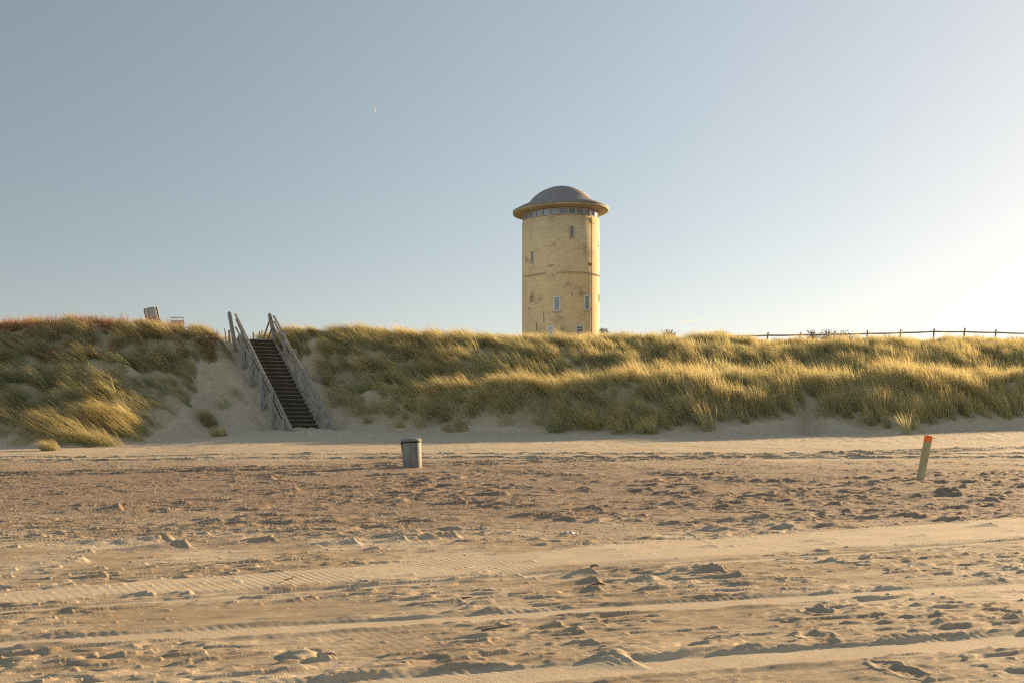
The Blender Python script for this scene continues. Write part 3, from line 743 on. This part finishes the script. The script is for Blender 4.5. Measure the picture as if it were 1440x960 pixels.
# ------------------------------------------------------------------ things on the crest
def crest_things():
    y = 57.2; x = (218.5 - PX0) * y / F; g = gz(x, y)
    root = empty('notice_board', (x, y, g - .1), label='tilted grey board in pale wooden posts on the left dune crest', cat='board')
    root.rotation_euler = (math.radians(14), math.radians(-7), math.radians(-12))
    zt = EYE + (PY0 - 431.5) * y / F - g + .1
    pale = flat_mat('pale_post', (.75, .68, .58), .7); dk = flat_mat('dark_frame', (.22, .18, .13), .8); pan = flat_mat('grey_panel', (.40, .43, .44), .55)
    for sx in (-.28, .26):
        bm = bmesh.new(); beam(bm, (sx, -.03, -.2), (sx, -.03, zt), .075, .07); obj('post', bm, pale, root)
    for sx in (-.385, .365):
        bm = bmesh.new(); beam(bm, (sx, .04, -.2), (sx, .04, zt - .04), .07, .09); obj('side_frame', bm, dk, root)
    bm = bmesh.new(); box(bm, (-.01, .03, zt - .48), (.46, .03, .82)); obj('panel', bm, pan, root)
    for zz in (zt - .045, zt - .62):
        bm = bmesh.new(); box(bm, (-.01, .03, zz), (.455, .055, .045)); obj('cross_bar', bm, dk, root)
    y = 57.6; x = (249.5 - PX0) * y / F; g = gz(x, y); zt = EYE + (PY0 - 446.5) * y / F - g
    steel = flat_mat('grey_steel', (.20, .22, .25), .4, .5)
    root = empty('bench', (x, y, g), label='bench with grey tubular back rail showing above the crest grass', cat='bench')
    w = .36; pts = []
    for cx, a0 in ((-w + .07, 180), (w - .07, 90)):
        for k in range(5):
            a = math.radians(a0 - 22.5 * k); pts.append((cx + .07 * math.cos(a), 0, zt - .07 + .07 * math.sin(a)))
    pts = [(-w, 0, -.1), (-w, 0, zt - .12)] + pts + [(w, 0, zt - .12), (w, 0, -.1)]
    bm = bmesh.new(); tube(bm, pts, .024, 8); obj('back_frame', bm, steel, root, True)
    bm = bmesh.new(); tube(bm, [(-w, 0, zt - .19), (w, 0, zt - .19)], .022, 8); obj('back_rail', bm, steel, root, True)
    bm = bmesh.new(); box(bm, (0, .01, zt - .30), (2 * w - .06, .025, .14)); obj('backrest', bm, pan, root)
    bm = bmesh.new(); box(bm, (0, .24, zt - .50), (2 * w, .42, .035)); obj('seat', bm, pan, root)
    for sx in (-1, 1):
        bm = bmesh.new(); tube(bm, [(sx * w, .43, zt - .52), (sx * w, .43, -.1)], .022, 8); obj('leg', bm, steel, root, True)
crest_things()
def rail_fence():
    root = empty('rail_fence', (0, 0, 0), label='long low wooden pole fence along the right dune crest', cat='fence')
    Y = 75.0
    rail = [(1030, 473.2), (1052, 472.3), (1080, 471.6), (1126, 471.0), (1174, 470.2), (1220, 469.2), (1267, 468), (1314, 466.3), (1357, 466.6), (1401, 467.6), (1447, 469), (1495, 470), (1560, 470.5), (1640, 470)]
    pts = [at(px, py, Y + (px - 1250) * .006) for px, py in rail]
    root.location = (pts[0].x, pts[0].y, gz(pts[0].x, pts[0].y)); o0 = root.location
    for i, (A, B) in enumerate(zip(pts, pts[1:])):
        bm = bmesh.new(); tube(bm, [A - o0, (A + B) / 2 - o0 + Vector((0, 0, -.02)), B - o0], [.062, .058, .055], 8); obj('rail', bm, FENCEW, root, True)
        if i >= 1:
            g = gz(B.x, B.y) - .25; k = random.uniform(.05, .16)
            bm = bmesh.new(); tube(bm, [(B.x - k - o0.x, B.y + .1 - o0.y, g - o0.z), (B.x + .03 - o0.x, B.y + .1 - o0.y, B.z + .10 - o0.z), (B.x + k * .5 + .03 - o0.x, B.y + .1 - o0.y, B.z + random.uniform(.22, .32) - o0.z)], [.07, .062, .05], 7)
            obj('post', bm, FENCEW, root)
rail_fence()
def shrub(px, py_top, y, w, label, seed, tone=(.085, .055, .035)):
    rs = np.random.default_rng(seed); rj = random.Random(seed)
    x = (px - PX0) * y / F; g = gz(x, y); h = EYE + (PY0 - py_top) * y / F - g
    root = empty('shrub', (x, y, g), label=label, cat='shrub', group='dark shrubs along the crest')
    bm = bmesh.new(); tips = []
    for k in range(9):
        a = rj.uniform(0, 6.28); rr = rj.uniform(.1, .5) * w; hk = 1 - (rr / w) ** 2 * 1.6
        mid = Vector((rr * .5 * math.cos(a), rr * .5 * math.sin(a), h * .5)); tip = Vector((rr * math.cos(a), rr * .7 * math.sin(a), h * hk * rj.uniform(.8, 1.0)))
        tube(bm, [(0, 0, -.15), mid, tip], [.03, .018, .007], 5); tips += [mid, tip, (mid + tip) / 2, mid * .6, mid]
    obj('stem', bm, flat_mat('shrub_bark', (.06, .045, .035), .9), root)
    n = 1100; c = np.array([tips[i] for i in rs.integers(0, len(tips), n)]) + rs.normal(0, 1, (n, 3)) * np.array((w * .14, w * .14, h * .12))
    c[:, 2] = np.where(c[:, 2] > h * 1.03, h * (1.03 - .25 * rs.random(n)), np.maximum(c[:, 2], .05))
    az = rs.normal(0, 1, (n, 2)); az /= np.linalg.norm(az, axis=1)[:, None]
    v = (.6 + .9 * rs.random(n))[:, None]; cb = np.array(tone) * v
    me = blade_mesh('foliage', c, .08 + .10 * rs.random(n), az, .3 + .6 * rs.random(n), rs.random(n) * 3.14, .03 + .03 * rs.random(n), cb, cb * np.array((1.5, 1.35, 1.1)))
    link_mesh('foliage', me, SCRUB, root)
shrub(849, 463.5, 74, .9, 'small dark twiggy shrub at the right foot of the tower', 21, (.07, .06, .05))
shrub(937, 465, 71, 1.1, 'low brown shrub on the crest right of the tower', 22)
shrub(1013, 467.5, 71.5, 1.0, 'small brown shrub on the crest just left of the fence end', 23)
shrub(1160, 464.5, 78, 1.9, 'wide dark shrub behind the fence on the right crest', 24, (.075, .06, .04))
shrub(1190, 466.5, 79, 1.5, 'low ragged shrub right of the wide dark one behind the fence', 25, (.085, .06, .038))
shrub(1142, 466.2, 79, .8, 'thin twiggy shrub left of the wide dark one behind the fence', 26, (.08, .065, .045))

# ------------------------------------------------------------------ small things on the beach
def twig(px, py, pts, r, label, mat):
    x, y = hit(px, py); z = gz(x, y)
    bm = bmesh.new(); tube(bm, pts, [r * (1 - .6 * i / (len(pts) - 1)) for i in range(len(pts))], 6)
    o = obj('twig', bm, mat, None, True); o.location = (x, y, z)
    return tag(o, label, 'twig', 'driftwood twigs on the beach')
DW = noise_mat('driftwood', [(.3, (.10, .075, .05)), (.7, (.22, .17, .115))], nscale=20, rough=.9)
DP = noise_mat('pale_driftwood', [(.3, (.32, .26, .18)), (.7, (.48, .40, .28))], nscale=20, rough=.9)
twig(578, 714, [(0, 0, -.03), (.03, 0, .12), (.07, .01, .26)], .014, 'pale stick standing upright in the shell grit', DP)
twig(743, 705, [(.03, 0, -.03), (0, 0, .05), (-.04, 0, .13)], .014, 'short pale stick leaning left among sand clods', DP)
twig(700, 890, [(-.12, -.02, .0), (-.02, 0, .012), (.05, .01, .022), (.14, .03, .045)], .007, 'dark bent twig lying in front of the tyre rut', DW)
twig(462, 926, [(-.045, -.01, .0), (0, 0, .02), (.02, .01, .022), (.05, .0, .012)], .010, 'stubby dark knotted twig on a sand tail at the bottom', DW)
twig(652, 847, [(-.05, 0, .02), (.02, 0, .035), (.08, .01, .04)], .013, 'dark driftwood stub at the end of a long sand tail', DW)
twig(842, 829, [(-.05, .02, .03), (0, 0, .06), (.05, -.02, .05)], .022, 'dark lump of driftwood, nearest of the clod row', DW)
twig(836, 806, [(-.02, .04, .03), (.01, 0, .05), (.03, -.05, .04)], .018, 'dark driftwood piece, furthest of the clod row', DW)
twig(466, 544, [(-.25, 0, .04), (0, 0, .10), (.22, -.03, .03)], .022, 'dark root sticking from the sand right of the stairs', DW)
twig(481, 538, [(-.22, .05, .12), (0, 0, .08), (.25, -.1, .02)], .022, 'slanting dark root above another right of the stairs', DW)
twig(410, 820, [(-.07, 0, .01), (0, .0, .025), (.03, .0, .05)], .007, 'tiny twig on the pale rippled sand', DW)
def litter():
    x, y = hit(800, 754); g = gz(x, y)
    bm = bmesh.new(); n, m = 22, 9; vs = []
    for i in range(n):
        for j in range(m):
            a, b = (i / (n - 1) - .5) * .25, (j / (m - 1) - .5) * .13
            k = float(gn(np.array(i * .35), np.array(j * .5), 3)); k2 = float(gn(np.array(i * .6), np.array(j * .8), 4))
            vs.append((a + .015 * k2, b * (1 - .6 * abs(a) / .13) + .02 * k, .025 + .05 * k + .03 * k2 + .02 * math.cos(a * 18)))
    vs2 = [bm.verts.new(v) for v in vs]
    for i in range(n - 1):
        for j in range(m - 1): bm.faces.new((vs2[i * m + j], vs2[(i + 1) * m + j], vs2[(i + 1) * m + j + 1], vs2[i * m + j + 1]))
    bmesh.ops.solidify(bm, geom=bm.faces[:], thickness=.004)
    o = obj('plastic_scrap', bm, flat_mat('white_plastic', (.78, .78, .76), .45), None, True); o.location = (x, y, g + .01)
    tag(o, 'crumpled scrap of white plastic lying on the sand', 'litter')
litter()
def shells():
    rs = np.random.default_rng(8); n = 80000
    u = rs.uniform(-.43, .76, n); y = np.exp(rs.uniform(math.log(8.5), math.log(36), n)); x = u * y
    d = sstep(9.5, 17, y + 2.2 * gn(x / 7, y / 3.5, 84)) * np.interp(PX0 + F * u, [-100, 600, 900, 1300], [1, 1, .5, .25]) + .05
    d = d * (1 - drift_mask(x, y)) * np.clip(.7 + gn(x / .8, y / .6, 86), .1, 1)
    k = rs.random(n) < d; x, y = x[k], y[k]; n = len(x)
    z = np.array([gz(a, b) for a, b in zip(x, y)])
    r = (.006 + .014 * rs.random(n) ** 3) * (1 + .025 * np.maximum(y - 10, 0))
    a = rs.random(n) * 6.28
    V = np.empty((n, 5, 3))
    for i in range(4):
        f = r * (.7 + .6 * rs.random(n))
        V[:, i] = np.stack([x + f * np.cos(a + i * 1.571), y + f * np.sin(a + i * 1.571), z - .003 + .006 * rs.random(n)], -1)
    V[:, 4] = np.stack([x, y, z + r * (.35 + .6 * rs.random(n))], -1)
    o = (np.arange(n) * 5)[:, None]
    tris = np.concatenate([o + np.array([i, (i + 1) % 4, 4]) for i in range(4)])
    pal = np.array([(.60, .53, .43), (.42, .31, .22), (.24, .16, .11), (.16, .12, .09), (.50, .38, .27), (.34, .22, .15)])
    c = pal[rs.integers(0, len(pal), n)] * (.8 + .4 * rs.random((n, 1)))
    cols = np.concatenate([np.repeat(c, 5, 0), np.ones((n * 5, 1))], -1)
    me = array_mesh('shell_grit', V.reshape(-1, 3), None, tris, cols)
    m, nt, out = new_mat('shell'); at_ = N(nt, 'ShaderNodeAttribute', attribute_name='tint'); p = N(nt, 'ShaderNodeBsdfPrincipled', Roughness=.6)
    nt.links.new(at_.outputs['Color'], p.inputs['Base Color']); nt.links.new(p.outputs[0], out.inputs['Surface'])
    tag(link_mesh('shell_grit', me, m), kind='stuff')
shells()

# ------------------------------------------------------------------ sky, sun, moon and vapour trail
SUN_AZ, SUN_EL = math.radians(57.0), math.radians(11.0)      # azimuth clockwise from the view axis (+Y)
w = bpy.data.worlds.new('World'); scn.world = w; w.use_nodes = True
nt = w.node_tree; bg = nt.nodes['Background']
sky = nt.nodes.new('ShaderNodeTexSky'); sky.sky_type = 'NISHITA'; sky.sun_disc = False
sky.sun_elevation = SUN_EL; sky.sun_rotation = SUN_AZ; sky.air_density = .6; sky.dust_density = .3; sky.ozone_density = 1.0; sky.altitude = 0
gm = nt.nodes.new('ShaderNodeGamma'); gm.inputs['Gamma'].default_value = .40        # thin haze: a flatter, paler sky
hs = nt.nodes.new('ShaderNodeHueSaturation'); hs.inputs['Saturation'].default_value = 1.35
tn = nt.nodes.new('ShaderNodeMix'); tn.data_type = 'RGBA'; tn.blend_type = 'MULTIPLY'; tn.inputs[0].default_value = 1; tn.inputs[7].default_value = (1.11, 1.0, .865, 1)
nt.links.new(sky.outputs[0], gm.inputs['Color']); nt.links.new(gm.outputs[0], hs.inputs['Color']); nt.links.new(hs.outputs[0], tn.inputs[6])
# scattering in the thin haze is stronger towards and opposite the sun (1 + b cos^2), with extra brightness added behind the camera as unseen fill for shaded faces
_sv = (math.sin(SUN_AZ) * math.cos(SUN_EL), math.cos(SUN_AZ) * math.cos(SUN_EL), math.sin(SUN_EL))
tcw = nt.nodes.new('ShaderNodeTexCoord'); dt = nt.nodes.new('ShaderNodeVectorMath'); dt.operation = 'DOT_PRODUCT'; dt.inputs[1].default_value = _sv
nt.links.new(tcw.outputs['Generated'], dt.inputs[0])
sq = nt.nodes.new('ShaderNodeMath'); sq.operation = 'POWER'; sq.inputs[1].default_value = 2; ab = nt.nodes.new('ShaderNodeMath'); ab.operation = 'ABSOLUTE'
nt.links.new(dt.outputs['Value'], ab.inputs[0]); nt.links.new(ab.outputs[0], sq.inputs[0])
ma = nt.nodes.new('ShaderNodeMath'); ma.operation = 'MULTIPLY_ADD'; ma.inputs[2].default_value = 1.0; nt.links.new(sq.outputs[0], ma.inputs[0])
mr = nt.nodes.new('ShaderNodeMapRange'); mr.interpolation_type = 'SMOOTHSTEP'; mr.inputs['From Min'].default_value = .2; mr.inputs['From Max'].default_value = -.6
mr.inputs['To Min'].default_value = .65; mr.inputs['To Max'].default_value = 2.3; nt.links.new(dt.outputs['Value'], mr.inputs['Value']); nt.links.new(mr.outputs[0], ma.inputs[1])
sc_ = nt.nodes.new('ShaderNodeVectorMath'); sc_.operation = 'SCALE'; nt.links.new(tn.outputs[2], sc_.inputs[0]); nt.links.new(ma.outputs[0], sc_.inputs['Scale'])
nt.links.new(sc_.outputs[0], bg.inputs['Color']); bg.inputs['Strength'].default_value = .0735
sd = bpy.data.lights.new('sun', 'SUN'); sd.energy = 3.6; sd.angle = math.radians(.53); sd.color = (1.0, .71, .40)
so = bpy.data.objects.new('sun', sd); COL.objects.link(so)
sv = Vector((math.sin(SUN_AZ) * math.cos(SUN_EL), math.cos(SUN_AZ) * math.cos(SUN_EL), math.sin(SUN_EL)))
so.rotation_euler = sv.to_track_quat('Z', 'Y').to_euler(); so.location = sv * 200
def moon():
    D = 9000.0; c = at(521, 155.5, D); r = 7.6 * D / F
    m, nt, out = new_mat('moonlight'); L = nt.links.new
    d = N(nt, 'ShaderNodeBsdfDiffuse'); d.inputs['Color'].default_value = (.75, .75, .72, 1); t = N(nt, 'ShaderNodeBsdfTransparent')
    mx = N(nt, 'ShaderNodeMixShader', Fac=.86); L(d.outputs[0], mx.inputs[1]); L(t.outputs[0], mx.inputs[2]); L(mx.outputs[0], out.inputs['Surface'])
    bm = bmesh.new(); rows = []
    for i in range(25):   # the lit lune of a ball
        la = math.radians(-78 + 156 * i / 24)
        rows.append([bm.verts.new((r * math.cos(la) * math.cos(lo), -r * math.cos(la) * math.sin(lo), r * math.sin(la))) for lo in [math.radians(62 * j / 6) for j in range(7)]])
    for A, B in zip(rows, rows[1:]):
        for j in range(6): bm.faces.new((A[j], A[j + 1], B[j + 1], B[j]))
    o = obj('moon', bm, m, None, True); o.location = c; o.rotation_euler = (0, math.radians(-8), 0)
    tag(o, 'thin pale crescent moon high in the left sky', 'moon')
moon()
def trail():
    D = 5000.0; m, nt, out = new_mat('vapour'); L = nt.links.new
    d = N(nt, 'ShaderNodeBsdfDiffuse'); d.inputs['Color'].default_value = (.95, .95, .95, 1); tl = N(nt, 'ShaderNodeBsdfTranslucent'); tl.inputs['Color'].default_value = (.95, .95, .95, 1)
    a = N(nt, 'ShaderNodeMixShader', Fac=.5); L(d.outputs[0], a.inputs[1]); L(tl.outputs[0], a.inputs[2])
    t = N(nt, 'ShaderNodeBsdfTransparent'); mx = N(nt, 'ShaderNodeMixShader', Fac=.55); L(a.outputs[0], mx.inputs[1]); L(t.outputs[0], mx.inputs[2]); L(mx.outputs[0], out.inputs['Surface'])
    p = [at(948, 453.2, D), at(962, 452.2, D), at(978, 450.8, D), at(994, 449.3, D)]
    bm = bmesh.new(); tube(bm, [v - p[0] for v in p], [1.0, 3.6, 2.6, .4], 10)
    o = obj('vapour_trail', bm, m, None, True); o.location = p[0]
    tag(o, 'short white vapour trail low over the crest right of the tower', 'vapour trail')
trail()

# ------------------------------------------------------------------ camera and output
cd = bpy.data.cameras.new('camera'); cd.sensor_fit = 'HORIZONTAL'; cd.sensor_width = 36.0; cd.lens = 36.0 * F / 1440
cd.shift_x = (720 - PX0) / 1440; cd.shift_y = (PY0 - 480) / 1440; cd.clip_start = .1; cd.clip_end = 20000
co = bpy.data.objects.new('camera', cd); COL.objects.link(co); co.location = (0, 0, EYE); co.rotation_euler = (math.radians(90), 0, 0)
scn.camera = co
vs = scn.view_settings; vs.view_transform = 'Standard'; vs.look = 'None'; vs.exposure = 2.05; vs.gamma = 1.0; vs.use_curve_mapping = False
scn.cycles.use_denoising = False; scn.cycles.use_adaptive_sampling = False; scn.cycles.filter_width = 1.15; scn.cycles.max_bounces = 6; scn.cycles.transparent_max_bounces = 8
